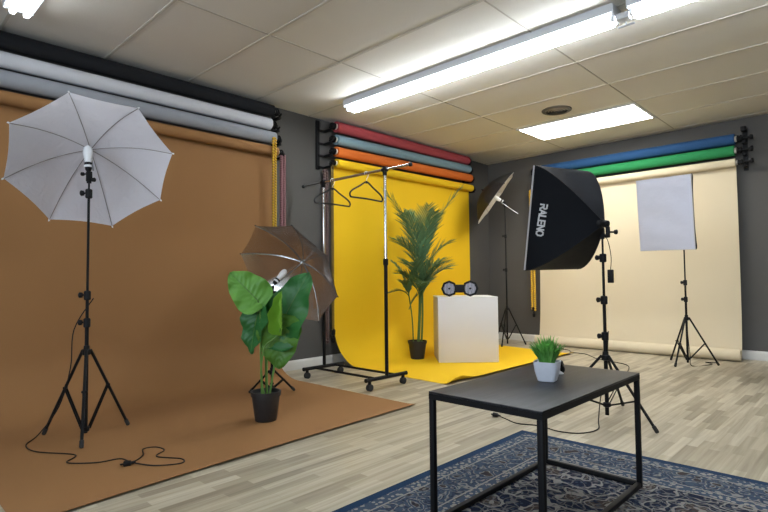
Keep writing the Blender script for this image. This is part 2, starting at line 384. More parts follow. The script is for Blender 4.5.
for (x, z) in arc_profile(2.125, .075, .40, 1.62, .022):
    row = []
    for j in range(25):
        f = j / 24; y = -3.118 + (3.118 - .62) * f; s_ = max(0, (x - .543) / (1.62 - .543)); y -= .06 * s_ * (1 - f) + .17 * s_ ** .6 * f
        e = max(0, s_ - .9) / .1; cz = .035 * e * e * math.exp(-((f - .07) / .05) ** 2)
        row.append(Vector((x - cz * .6, y, z + .0012 + cz)))
    P.append(row)
sheet(t, P, C_YEL)
roll('dark blue paper roll, topmost on the back wall', 'paper roll', (.86, -.12, 2.362), (3.16, -.12, 2.355), .058, C_BLUE, group=SET3)
roll('green paper roll between the blue and cream rolls', 'paper roll', (.86, -.12, 2.232), (3.155, -.12, 2.232), .056, C_GRN, group=SET3)
t = roll('cream paper backdrop hanging on the back wall with its end rolled up on the floor', 'backdrop', (.86, -.12, 2.098), (3.16, -.12, 2.102), .045, C_BEI, nm='paper_backdrop')
P = []
pts = [(-.076, 2.10), (-.077, 1.6), (-.080, 1.1), (-.095, .55), (-.115, .27), (-.135, .13), (-.165, .04), (-.235, .0045)]
for (y, z) in smoothpath([Vector((0, a, b)) for a, b in pts], 4) and [(q.y, q.z) for q in smoothpath([Vector((0, a, b)) for a, b in pts], 4)]:
    P.append([Vector((.857 + 2.30 * j / 20, y + .004 * math.sin(j * .9 + z * 2) * (1 - z / 2.2) * (z > .3), z)) for j in range(21)])
sheet(t, P, C_BEI)
cr = MB(); spiral = []
for i in range(60):
    a = -PI * .5 - i / 59 * 2 * PI * 1.9; r = .062 - .010 * i / 59
    spiral.append((-.238 + r * math.cos(a), .0645 + r * math.sin(a)))
cr.slab([[Vector((.862 + 2.30 * j / 6, y, z)) for j in range(7)] for (y, z) in spiral], .002)
build('rolled_end', cr, C_BEI, t)

# wall brackets for the rolls
def bracket(label, pts, wall, back_z, off=0):
    """pts: hook positions on the roll axis; wall: 'x' (left wall) or 'y' (back wall)"""
    p0 = Vector(pts[0]); t = thing('roll_bracket', label, 'wall bracket', (p0.x if wall == 'y' else 0, p0.y if wall == 'x' else 0, back_z[0]), 'roll brackets')
    p0 = p0 + (Vector((0, off, 0)) if wall == 'x' else Vector((off, 0, 0)))
    c = Vector(((0.009, p0.y, (back_z[0] + back_z[1])/2))) if wall == 'x' else Vector((p0.x, -.009, (back_z[0] + back_z[1])/2))
    dd = (.016, .045, back_z[1] - back_z[0]) if wall == 'x' else (.045, .016, back_z[1] - back_z[0])
    build('plate', MB().box(c, dd, bev=.003), BLK, t)
    for p in pts:
        p = Vector(p); h = MB(); base = Vector((.01, p0.y, p.z - .045)) if wall == 'x' else Vector((p0.x, -.01, p.z - .045))
        out = Vector((1, 0, 0)) if wall == 'x' else Vector((0, -1, 0)); sd = Vector((0, 1, 0)) if wall == 'x' else Vector((1, 0, 0))
        base2 = base + sd * (p - base).dot(sd); rd = (p - base2).dot(out)
        if (base2 - base).length > .002: h.bar(base, base2, .034, .016)
        h.bar(base2, base2 + out * rd, .030, .018)
        q = [p + out * .026 * math.cos(a) + Vector((0, 0, .026 * math.sin(a))) for a in [PI + .35 + (PI - .7) * i / 10 for i in range(11)]]
        for a, b in zip(q, q[1:]): h.bar(a, b, .016, .008, up=sd)
        h.bar(base2 + out * rd, p - Vector((0, 0, .024)), .016, .012)
        build('hook', h, BLK, t)
    return t
bracket('black hook bracket at the right ends of the rolls by the brown backdrop', [(.12, -3.83, 2.502), (.12, -3.85, 2.370), (.12, -3.83, 2.243), (.12, -3.80, 2.118)], 'x', (2.04, 2.56))
bracket('black bracket with a tall wall plate at the left end of the red roll', [(.12, -3.19, 2.514), (.12, -3.19, 2.375), (.12, -3.19, 2.247), (.12, -3.19, 2.125)], 'x', (2.05, 2.57), -.09)
bracket('black roll bracket nearest the room corner, at the right end of the red roll', [(.12, -.64, 2.526), (.12, -.61, 2.41), (.12, -.575, 2.29), (.12, -.55, 2.152)], 'x', (2.09, 2.57))
bracket('black bracket at the left end of the blue roll behind the black softbox', [(.79, -.12, 2.362), (.79, -.12, 2.232), (.79, -.12, 2.098)], 'y', (2.02, 2.45))
t = bracket('black bracket at the right ends of the blue, green and cream rolls', [(3.235, -.12, 2.355), (3.235, -.12, 2.232), (3.235, -.12, 2.102)], 'y', (2.02, 2.47))
for z in (2.355, 2.232, 2.102): build('locking_knob', MB().lathe((3.24, -.12, z + .0), (1, 0, 0), [(0, .012), (.045, .012), (.05, .014), (.06, .028), (.075, .028), (.08, .02)], 14), BLKP, t)
for z in (2.46,): build('end_stop', MB().box((3.235, -.06, z), (.05, .10, .05), bev=.006), BLK, t)

# pull chains
YCH = mat('yellow_chain', hx('c9a12c'), .5, noise=(60, .1)); MCH = mat('maroon_chain', hx('80585c'), .5, noise=(60, .1)); BCH = mat('brown_chain', hx('5a4542'), .5, noise=(60, .1))
def chain(label, x, y, z0, z1, along, gap, m_, pitch=.026, weight=False, r=.0085, roll_r=.03):
    """loop of beads hanging from a chain wheel; along = direction of the loop's width"""
    t = thing('pull_chain', label, 'pull chain', (x, y, z0), 'pull chains'); al_ = Vector(along); c = Vector((x, y, 0)); b = MB()
    n = int((z1 - z0) / pitch)
    for s in (-1, 1):
        b.tube([c + al_ * gap * s / 2 + Vector((0, 0, z0)), c + al_ * gap * s / 2 + Vector((0, 0, z1))], .0022, 5)
        for i in range(n + 1):
            z = z0 + i * pitch + (0 if s > 0 else pitch / 2)
            if z > z1: continue
            b.lathe(c + al_ * gap * s / 2 + Vector((0, 0, z - r)), (0, 0, 1), [(0, r * .3), (r * .5, r * .87), (r, r), (r * 1.5, r * .87), (r * 2, r * .3)], 7)
    for zc, sg in ((z0, -1), (z1, 1)):
        b.tube([c + al_ * gap/2 * math.cos(a) + Vector((0, 0, zc + sg * gap/2 * math.sin(a))) for a in [PI * i / 10 for i in range(11)]], .006, 6)
    build('bead_loop', b, m_, t)
    if weight:
        build('weight', MB().lathe(c + Vector((0, 0, z0 - .10)), (0, 0, 1), [(0, .012), (.01, .019), (.05, .021), (.055, .012), (.075, .012), (.08, .022), (.13, .024), (.14, .012)], 12), BLKP, t)
    return t
chain('yellow bead chain loop hanging beside the right edge of the brown backdrop', .185, -3.939, .75, 2.22, (0, 1, 0), .026, YCH, r=.012)
chain('dusty maroon chain loop hanging from the brown roll end, right of the yellow chain', .12, -3.80, .55, 2.09, (0, 1, 0), .032, MCH, r=.018, pitch=.022)
chain('dusty maroon chain loop hanging left of the yellow backdrop', .05, -3.205, .25, 2.04, (0, 1, 0), .036, BCH, r=.019, pitch=.03)
chain('narrow dark bead chain with weight along the left edge of the yellow backdrop', .12, -3.172, .34, 2.10, (0, 1, 0), .020, mat('dark_gold_chain', hx('8a7228'), .5, noise=(60, .2)), weight=True, r=.009)
chain('yellow chain loop with black weight hanging left of the cream backdrop', .77, -.12, .45, 2.09, (1, 0, 0), .04, YCH, weight=True, r=.018, pitch=.03)

# ------------------------------------------------------------------ rug
RUGW, RUGL = 2.3, 3.3
rg = MB().box((2.722 + RUGW/2, -3.968 - RUGL/2, .006), (RUGW, RUGL, .012), bev=.003)
tag(build('rug', rg, mat_rug(), at=(2.722 + RUGW/2, -3.968 - RUGL/2, 0)), 'navy blue patterned oriental rug with cream and brown flowers under the coffee table', 'rug')

# ------------------------------------------------------------------ coffee table
def coffee_table():
    x0, x1, y0, y1, h, fz = 3.067, 3.512, -5.245, -4.371, .488, .0125
    t = thing('coffee_table', 'black coffee table with thin square metal frame legs standing on the rug', 'table', ((x0 + x1)/2, (y0 + y1)/2, fz)); w = .020
    M = bpy.data.materials.new('black_wood_top'); M.use_nodes = True; N = M.node_tree.nodes; L = M.node_tree.links; b = N['Principled BSDF']; b.inputs['Roughness'].default_value = .42; b.inputs['Specular IOR Level'].default_value = .28
    tc = N.new('ShaderNodeTexCoord'); mp = N.new('ShaderNodeMapping'); mp.inputs['Scale'].default_value = (45, 2.5, 1); n = N.new('ShaderNodeTexNoise'); n.inputs['Detail'].default_value = 5; n.inputs['Scale'].default_value = 1
    L.new(tc.outputs['Object'], mp.inputs[0]); L.new(mp.outputs[0], n.inputs['Vector']); cr = N.new('ShaderNodeValToRGB'); cr.color_ramp.elements[0].color = (.004, .004, .005, 1); cr.color_ramp.elements[1].color = (.030, .030, .034, 1)
    cr.color_ramp.elements[0].position = .3; cr.color_ramp.elements[1].position = .75; L.new(n.outputs['Fac'], cr.inputs[0]); L.new(cr.outputs[0], b.inputs['Base Color'])
    bp = N.new('ShaderNodeBump'); bp.inputs['Strength'].default_value = .3; bp.inputs['Distance'].default_value = .003; L.new(n.outputs['Fac'], bp.inputs['Height']); L.new(bp.outputs[0], b.inputs['Normal'])
    build('tabletop', MB().box(((x0 + x1)/2, (y0 + y1)/2, h - .004), (x1 - x0, y1 - y0, .008), bev=.0015), M, t)
    a = MB(); zc = h - .008 - w/2
    for y in (y0 + w/2, y1 - w/2): a.bar((x0 + w, y, zc), (x1 - w, y, zc), w)
    for x in (x0 + w/2, x1 - w/2): a.bar((x, y0, zc), (x, y1, zc), w)
    build('apron', a, BLK, t)
    for x in (x0 + w/2, x1 - w/2):
        for y in (y0 + w/2, y1 - w/2): build('leg', MB().bar((x, y, fz), (x, y, h - .008 - w), w, bev=.002), BLK, t)
    zb = fz + w/2
    build('base_bar', MB().bar((x0 + w/2, y0 + w, zb), (x0 + w/2, y1 - w, zb), w, bev=.002), BLK, t); build('base_bar', MB().bar((x1 - w/2, y0 + w, zb), (x1 - w/2, y1 - w, zb), w, bev=.002), BLK, t)
    build('base_bar', MB().bar((x0 + w, y1 - w/2, zb), (x1 - w, y1 - w/2, zb), w, bev=.002), BLK, t)
coffee_table()

# ------------------------------------------------------------------ potted grass on the table
def potted_grass(px, py, pz):
    t = thing('potted_grass', 'small artificial green grass plant in a white tapered square pot on the coffee table', 'plant', (px, py, pz))
    def sq(h, z, n=6, rr=.3):
        pts = []
        for i in range(32):
            a = 2 * PI * i / 32 + .7; c, s_ = math.cos(a), math.sin(a); e = .38
            pts.append(Vector((px, py, z)) + Matrix.Rotation(.25, 3, 'Z') @ Vector((h * math.copysign(abs(c) ** e, c), h * math.copysign(abs(s_) ** e, s_), 0)))
        return pts
    b = MB(); prof = [(.030, pz), (.034, pz + .003), (.044, pz + .04), (.048, pz + .073), (.0485, pz + .078), (.045, pz + .078), (.043, pz + .068), (.005, pz + .068)]
    R = [sq(h, z) for h, z in prof]; R = [r + [r[0]] for r in R]; b.grid(R); b.bm.faces.new([b.bm.verts.new(v) for v in R[0][:-1]]); bmesh.ops.remove_doubles(b.bm, verts=b.bm.verts, dist=1e-5)
    build('pot', b, mat('pot_ceramic', hx('c8ccd6'), .45, noise=(60, .06)), t)
    g = MB(); rnd = random.Random(3)
    for i in range(230):
        a = rnd.uniform(0, 2*PI); q = rnd.random() ** .6; lean = .15 + .85 * q * rnd.uniform(.7, 1.1); ln = rnd.uniform(.06, .118) * (1.1 - .3 * q); r0 = .028 * q
        o = Vector((px + r0 * math.cos(a), py + r0 * math.sin(a), pz + .068)); d = Vector((math.cos(a), math.sin(a), 0)); s_ = Vector((-d.y, d.x, 0)); w = rnd.uniform(.0045, .0085)
        L_, Rr = [], []
        for k in range(6):
            u = k / 5; ww = w * math.sin(PI * min(1, .18 + u * .82)) + .0002; pt = o + d * (ln * lean * .6 * u * (.5 + .5 * u)) + Vector((0, 0, ln * (u - .22 * u * u * lean)))
            L_.append(pt + s_ * ww + d * .0012); Rr.append(pt - s_ * ww + d * .0012)
        md = [(l + r) / 2 - d * .0015 for l, r in zip(L_, Rr)]; g.grid([[l, c, r] for l, c, r in zip(L_, md, Rr)])
    build('foliage', g, leafm('grass_green', hx('347c33'), hx('86c861')), t)
def leafm(name, c1, c2, tr=.25, sc=6, rough=.45):
    if name in MATS: return MATS[name]
    M = bpy.data.materials.new(name); M.use_nodes = True; N = M.node_tree.nodes; L = M.node_tree.links; b = N['Principled BSDF']; MATS[name] = M
    b.inputs['Roughness'].default_value = rough
    g = N.new('ShaderNodeTexCoord'); n = N.new('ShaderNodeTexNoise'); n.inputs['Scale'].default_value = sc; L.new(g.outputs['Object'], n.inputs['Vector'])
    geo = N.new('ShaderNodeNewGeometry'); mm = N.new('ShaderNodeMath'); mm.operation = 'ADD'; mm.inputs[1].default_value = 0; 
    m2 = N.new('ShaderNodeMath'); m2.operation = 'MULTIPLY_ADD'; m2.inputs[1].default_value = .5; L.new(geo.outputs['Random Per Island'], m2.inputs[0]); 
    m3 = N.new('ShaderNodeMath'); m3.operation = 'MULTIPLY'; m3.inputs[1].default_value = .6; L.new(n.outputs['Fac'], m3.inputs[0]); L.new(m3.outputs[0], m2.inputs[2])
    mx = N.new('ShaderNodeMix'); mx.data_type = 'RGBA'; mx.inputs[6].default_value = (*c1, 1); mx.inputs[7].default_value = (*c2, 1); L.new(m2.outputs[0], mx.inputs[0]); L.new(mx.outputs[2], b.inputs['Base Color'])
    t = N.new('ShaderNodeBsdfTranslucent'); L.new(mx.outputs[2], t.inputs[0]); ms = N.new('ShaderNodeMixShader'); ms.inputs[0].default_value = tr
    L.new(b.outputs[0], ms.inputs[1]); L.new(t.outputs[0], ms.inputs[2]); L.new(ms.outputs[0], N['Material Output'].inputs[0]); return M
potted_grass(3.30, -4.785, .488)
t = thing('table_gadget', 'small round black ball on a white foot behind the potted grass on the table', 'gadget', (3.266, -4.60, .488))
build('base', MB().lathe((3.266, -4.61, .488), (0, 0, 1), [(0, .018), (.003, .0185), (.012, .010), (.016, .008)], 18), WPL, t)
build('ball', MB().lathe((3.266, -4.605, .506), (.5, -.85, .1), [(-.014, .006), (-.012, .014), (-.005, .0205), (.004, .021), (.010, .016), (.012, .010)], 18).lathe((3.266, -4.605, .506), (0, 0, 1), [(-.004, .008), (.02, .018), (.034, .014), (.04, .004)], 16), BLKP, t)

# ------------------------------------------------------------------ light stands
def foot_dirs(a0): return [a0 + k * 2 * PI / 3 for k in range(3)]
def light_stand(label, x, y, top, crown, fr, a0, hub, cols, rp=.011, mid=.45, fz=0.0, group='light stands', top_bracket=True):
    t = thing('light_stand', label, 'light stand', (x, y, fz), group)
    zs = [fz + .02] + sorted(cols) + [top]
    for i, (a, b) in enumerate(zip(zs, zs[1:])):
        build('pole', MB().tube([(x, y, a), (x, y, b)], rp * (1 - .17 * i), 12), BLK, t)
    for z in cols:
        c = build('collar', MB().lathe((x, y, z - .03), (0, 0, 1), [(0, rp * 1.3), (.005, rp * 1.7), (.05, rp * 1.7), (.055, rp * 1.2)], 14), BLKP, t)
        kx, ky = -.6, -.8
        build('knob', MB().lathe((x, y, z), (kx, ky, 0), [(0, .006), (rp * 1.7 + .008, .006), (rp * 1.7 + .010, .015), (rp * 1.7 + .024, .017), (rp * 1.7 + .028, .012)], 10), BLKP, c)
    build('crown', MB().lathe((x, y, crown - .03), (0, 0, 1), [(0, rp * 1.4), (.004, rp * 2.1), (.03, rp * 2.2), (.036, rp * 1.5), (.055, rp * 1.4)], 14), BLKP, t)
    build('spreader_hub', MB().lathe((x, y, hub - .015), (0, 0, 1), [(0, rp * 1.3), (.004, rp * 1.9), (.026, rp * 1.9), (.03, rp * 1.3)], 14), BLKP, t)
    for a in foot_dirs(a0):
        d = Vector((math.cos(a), math.sin(a), 0)); o = Vector((x, y, 0)); s_ = Vector((-d.y, d.x, 0))
        A = o + d * rp * 2 + Vector((0, 0, crown)); B = o + d * fr + Vector((0, 0, fz + .012)); 
        l = build('leg', MB().tube([A, B], .0085, 10), BLK, t)
        dn = (B - A).normalized(); build('rubber_foot', MB().lathe(B - dn * .035, dn, [(0, .0095), (.002, .0115), (.035, .0115), (.041, .008)], 10), RUB, l)
        M_ = A + (B - A) * mid; H = o + d * rp * 1.8 + Vector((0, 0, hub))
        br = MB()
        for q in (-.008, .008): br.bar(M_ + s_ * q, H + s_ * q, .0035, .010)
        br.lathe(M_ - s_ * .014, s_, [(0, .007), (.028, .007)], 8)
        build('brace', br, BLK, t)
    if top_bracket:
        b = build('tilt_bracket', MB().box((x, y, top + .02), (.026, .03, .06), bev=.004).lathe((x, y, top - .02), (0, 0, 1), [(0, .013), (.03, .013)], 12), BLKP, t)
        build('knob', MB().lathe((x - .01, y - .01, top + .0), (.72, .69, 0), [(0, .005), (.03, .005), (.032, .012), (.048, .013), (.052, .008)], 10), BLKP, b)
        build('knob', MB().lathe((x, y, top + .035), (-.72, -.69, 0), [(0, .005), (.03, .005), (.032, .011), (.044, .012), (.048, .008)], 10), BLKP, b)
    return t

def umbrella(label, C, ax, rot, R, D, mats, shaft, ribm, group='photo umbrellas', inner=None, rr=.0024):
    a = Vector(ax).normalized(); u = Vector((0, 0, 1)).cross(a).normalized(); v = a.cross(u); C = Vector(C)
    t = thing('photo_umbrella', label, 'photo umbrella', C - a * shaft, group)
    def ribpt(k, s, inward=0):      # s 0 hub .. 1 tip
        th = rot + k * PI / 4; return C + R * s * (math.cos(th) * u + math.sin(th) * v) + a * (D * (1 - s ** 2.1) - inward)
    def panel(off):
        P = []
        for k in range(8):
            for j in range(6 if k < 7 else 7):
                f = j / 6; col = []
                for i in range(13):
                    s = .012 + i / 12 * .988; p0, p1 = ribpt(k, s, off), ribpt(k + 1, s, off)
                    p = p0.lerp(p1, f); sag = .05 * R * math.sin(PI * f) * s * s
                    c0 = C + a * (p - C).dot(a); p = p + (c0 - p) * (.10 * math.sin(PI * f) * (s ** 3)) * .22 + a * sag * .2
                    col.append(p)
                P.append(col)
        P.append([q.copy() for q in P[0]]) if False else None
        return P
    g = MB().grid(panel(0)); bmesh.ops.remove_doubles(g.bm, verts=g.bm.verts, dist=1e-5)
    build('canopy', g, mats[0], t, smooth=True, ang=.5)
    if inner:
        g = MB().grid(panel(.004)); bmesh.ops.remove_doubles(g.bm, verts=g.bm.verts, dist=1e-5); build('lining', g, mats[1], t, smooth=True, ang=.5, label='shiny silver inner lining')
    for k in range(8):
        pts = [ribpt(k, s / 12, .009 if s < 12 else .004) for s in range(13)]
        r = build('rib', MB().tube(pts, rr, 6), ribm, t)
        tip = ribpt(k, 1, .0); dr = (tip - ribpt(k, .93, 0)).normalized(); build('tip', MB().lathe(tip - dr * .004, dr, [(0, .003), (.006, .005), (.014, .004), (.017, .001)], 8), mats[2], r)
    build('shaft', MB().tube([C - a * shaft, C + a * (D + .02)], .0045, 8), STEEL, t)
    build('hub', MB().lathe(C + a * (D - .035), a, [(0, .009), (.004, .014), (.02, .014), (.024, .008)], 12), ribm, t)
    build('ferrule', MB().lathe(C + a * (D - .002), a, [(0, .013), (.01, .009), (.03, .005)], 10), mats[2], t)
    return t
def bulb(label, p, ax, L_=.125, r=.024, group='studio bulbs'):
    """socket plus daylight bulb; p = base point, ax = direction of the glass"""
    a = Vector(ax).normalized(); p = Vector(p); t = thing('studio_bulb', label, 'lamp', p, group)
    build('socket', MB().lathe(p, a, [(0, .011), (.006, .016), (.03, .021), (.05, .022), (.053, .017)], 16), BLKP, t)
    build('ceramic_ring', MB().lathe(p + a * .022, a, [(0, .0205), (.002, .0228), (.012, .0235), (.014, .021)], 16), WPL, t)
    build('bulb', MB().lathe(p + a * .051, a, [(0, .015), (.004, .018), (.022, r * .93), (.026, r * .85), (.03, r * .93), (.055, r * 1.12), (.075, r * 1.1), (.092, r * .92), (.103, r * .55), (.107, r * .1)], 20), mat('bulb_glass', (.86, .87, .9), .25, noise=(8, .02)), t)
    return t
white_cl = mat_cloth_trans('white_umbrella_nylon', hx('d9dae4'), .4, 14)
gun = mat('rib_grey', hx('8c8a8c'), .4, .6, noise=(30, .05))
# --- stand 1: white shoot-through umbrella
light_stand('black light stand carrying the white umbrella, standing on the brown paper', .900, -5.730, 1.50, .50, .255, -1.0 + .64, .045, (.66, .82, 1.42), fz=.002)
umbrella('white translucent shoot-through umbrella, the large one at left', (.922, -5.719, 1.585), (-.748, .166, .643), 1.26, .45, .201, (white_cl, None, WPL), .06, gun)
bulb('white bulb in black socket in front of the white umbrella', (.905, -5.735, 1.55), (-.12, .0, 1))
# --- stand 2: silver umbrella behind the leafy plant
light_stand('short black light stand behind the big leafy plant', .80, -4.385, .80, .19, .20, math.atan2(-.114, .165), .06, (.42,), fz=.002, rp=.010)
silver = mat('silver_lining', (.66, .65, .64), .22, .97, bump=(5, .4)); silver2 = mat('soft_silver_lining', (.78, .76, .72), .55, .6, bump=(8, .3)); blackny = mat('black_nylon', (.012, .012, .013), .65, bump=(12, .3))
umbrella('silver lined reflective umbrella behind the big leafy plant', (.757, -4.20, .94), (-.232, .853, .468), .445, .468, .221, (blackny, silver, BLKP), .17, mat('rib_silver', (.55, .55, .55), .25, .95, noise=(20, .05)), inner=True, rr=.0036)
bulb('white bulb in black socket in front of the silver umbrella', (.79, -4.36, .865), (.05, .62, .62), r=.023)
# --- stand 3: umbrella in the far corner
light_stand('thin black light stand in the far corner between yellow and cream backdrops', .62, -.57, 1.86, .49, .24, .75, .09, (1.0, 1.45), rp=.010)
umbrella('black umbrella with silver lining tilted up in the far corner', (.53, -.655, 1.955), (-.68, -.446, .60), .39, .43, .20, (blackny, silver2, BLKP), .36, STEEL, inner=True)
bulb('white bulb of the far corner umbrella', (.625, -.59, 1.90), (-.55, -.35, .4), r=.026)
build_arm = None

# --- softboxes
def softbox(label, C, n, U, V, w, h, D, logo=None):
    C, n, U, V = Vector(C), Vector(n).normalized(), Vector(U).normalized(), Vector(V); U = (U - n * U.dot(n)).normalized(); V = n.cross(U) if n.cross(U).dot(V) > 0 else -n.cross(U)
    A = C - n * D; t = thing('softbox', label, 'softbox', A, 'softboxes'); blk = mat('softbox_black_nylon', (.004, .005, .008), .66, spec=.14, bump=(9, .3))
    cs = [(-1, -1), (1, -1), (1, 1), (-1, 1)]; r0 = .045
    def rib(c, s):
        g = 1 - (1 - s) ** 1.55; e = r0 + (1 - r0) * g
        return A + n * (D * s) + U * (c[0] * w/2 * e) + V * (c[1] * h/2 * e)
    names = ('bottom_panel', 'side_panel', 'top_panel', 'side_panel')
    for k in range(4):
        c0, c1 = cs[k], cs[(k + 1) % 4]; P = []
        for j in range(13):
            f = j / 12; col = []
            for i in range(13):
                s = i / 12; p = rib(c0, s).lerp(rib(c1, s), f); q = A + n * (D * s); p = p + (q - p) * (.09 * math.sin(PI * f) * math.sin(PI * min(1, s * 1.0)) )
                col.append(p)
            P.append(col)
        build(names[k], MB().slab(P, .0015), blk, t, ang=.5)
    for c in cs:
        build('rod', MB().tube([rib(c, s / 10) * 1 for s in range(11)], .003, 6), BLK, t)
    # lip and diffuser
    lip = MB(); L0 = [C + U * (c[0] * w/2) + V * (c[1] * h/2) for c in cs]; L1 = [q + n * .016 for q in L0]
    for k in range(4):
        a, b, c, d = L0[k], L0[(k+1) % 4], L1[(k+1) % 4], L1[k]; lip.slab([[a, b], [d, c]], .003)
    build('lip', lip, mat('lip_white', hx('b8b6b8'), .7, noise=(20, .05)), t, smooth=False)
    P = []
    for i in range(19):
        row = []
        for j in range(25):
            x, y = i / 18 * 2 - 1, j / 24 * 2 - 1
            e = (1 - x ** 6) * (1 - y ** 6); wv = .006 * math.sin(3.2 * x + 4 * y) * e + .004 * math.sin(9 * y + 2 * x) * e
            row.append(C + n * (.010 + .012 * e + wv) + U * (x * (w/2 + .002) * (1 - .02 * math.cos(y * 1.4))) + V * (y * (h/2 + .002) * (1 - .02 * math.cos(x * 1.4))))
        P.append(row)
    build('diffuser', MB().slab(P, .002), mat('diffuser_cloth', hx('c3c5d4'), .85, bump=(7, 1.0)), t, ang=.8)
    build('lamp_head', MB().lathe(A - n * .06, n, [(.02, .014), (.025, .022), (.05, .024), (.058, .020), (.065, .03), (.08, .036)], 18), BLKP, t)
    build('tilt_clamp', MB().box(A - n * .035 - Vector((0, 0, .05)), (.022, .026, .07), bev=.004), BLKP, t)
    build('knob', MB().lathe(A - n * .035 - Vector((0, 0, .05)), (RT.x, RT.y, 0), [(0, .006), (.04, .006), (.042, .014), (.056, .016), (.06, .009)], 12), BLKP, t)
    return t, A, n, U, V, rib
sb, A, n, U, V, rib = softbox('black softbox seen from its side with white lettering on the panel', (2.653, -3.311, 1.295), (-.943, .288, .169), (-.295, -.955, -.015), (.157, -.064, .986), .5, .7, .377)
# lettering on the near side panel (side with +U, towards the camera)
def stroke_letters(word, origin, ex, ey, nrm, size, thick, gap, mirror_first=False):
    """letters built from bars: ex = reading direction, ey = up of letters"""
    G = {'R': [((0, 0), (0, .5)), ((0, 1), (.5, 1)), ((.5, 1), (.6, .85)), ((.6, .85), (.6, .65)), ((.6, .65), (.5, .5)), ((.5, .5), (0, .5)), ((.28, .5), (.62, 0))],
         'A': [((0, 0), (.33, 1)), ((.33, 1), (.66, 0)), ((.13, .32), (.53, .32))], 'L': [((0, 1), (0, 0)), ((0, 0), (.52, 0))],
         'E': [((0, 0), (0, 1)), ((0, 1), (.55, 1)), ((0, .5), (.48, .5)), ((0, 0), (.55, 0))], 'N': [((0, 0), (0, 1)), ((0, 1), (.6, 0)), ((.6, 0), (.6, 1))],
         'O': [((.2, 0), (.5, 0)), ((.5, 0), (.7, .25)), ((.7, .25), (.7, .75)), ((.7, .75), (.5, 1)), ((.5, 1), (.2, 1)), ((.2, 1), (0, .75)), ((0, .75), (0, .25)), ((0, .25), (.2, 0))]}
    adv = {'R': .66, 'A': .68, 'L': .54, 'E': .58, 'N': .64, 'O': .72}; b = MB(); x = 0
    for i, ch in enumerate(word):
        for (p, q) in G[ch]:
            if i == 0 and mirror_first: p, q = (.62 - p[0], p[1]), (.62 - q[0], q[1])
            P_ = origin + ex * (x + p[0] * size) + ey * (p[1] * size); Q_ = origin + ex * (x + q[0] * size) + ey * (q[1] * size); dd = (Q_ - P_).normalized()
            b.bar(P_ - dd * thick * .45, Q_ + dd * thick * .45, thick, .0016, up=nrm)
        x += adv[ch] * size + gap
    return b
def panel_pt(s, f): # on the +U side panel: f from bottom(0) to top(1)
    c0, c1 = (1, -1), (1, 1); p = rib(c0, s).lerp(rib(c1, s), f); q = A + n * (.377 * s); return p + (q - p) * (.09 * math.sin(PI * f) * math.sin(PI * s))
O_ = panel_pt(.828, .655); E_ = panel_pt(.855, .36); Sx = panel_pt(.70, .735)
ex = (E_ - O_).normalized(); ey = (O_ * 0 + (panel_pt(.75, .55) - panel_pt(.95, .55))).normalized(); ey = (ey - ex * ey.dot(ex)).normalized(); nr = ex.cross(ey).normalized()
if nr.dot(cam.location - O_) < 0: nr = -nr
build('lettering', stroke_letters('RALENO', O_ + nr * .012, ex, ey, nr, .043, .0100, .0080), mat('white_print', hx('d8d8da'), .6, noise=(30, .03)), sb, smooth=False, label='white brand lettering reading down')
light_stand('black light stand of the black softbox, its wide legs behind the coffee table', 2.972, -3.34, 1.16, .395, .372, math.atan2(-.156, .34), .085, (.52, .75, 1.02), rp=.0125, mid=.62)
sb2 = softbox('white fronted softbox facing the room in front of the cream backdrop', (2.771, -1.261, 1.493), (-.107, -.989, -.107), (.994, -.106, -.015), (.004, -.108, .994), .5, .7, .42)
light_stand('thin black light stand of the white fronted softbox', 2.80, -.77, 1.47, .475, .265, math.atan2(.09, .25), .06, (.66, .83), rp=.011, mid=.55)
# small power box hanging on the softbox stand
t = thing('power_adapter', 'small black power box hanging on the black softbox stand', 'power box', (3.0, -3.325, .86))
build('box', MB().box((3.012, -3.325, .90), (.03, .035, .085), bev=.004), BLKP, t)
build('wire', MB().tube(smoothpath([(3.012, -3.325, .94), (3.02, -3.33, 1.02), (3.015, -3.36, 1.12), (3.0, -3.39, 1.17)]), .0025, 6), BLKP, t)

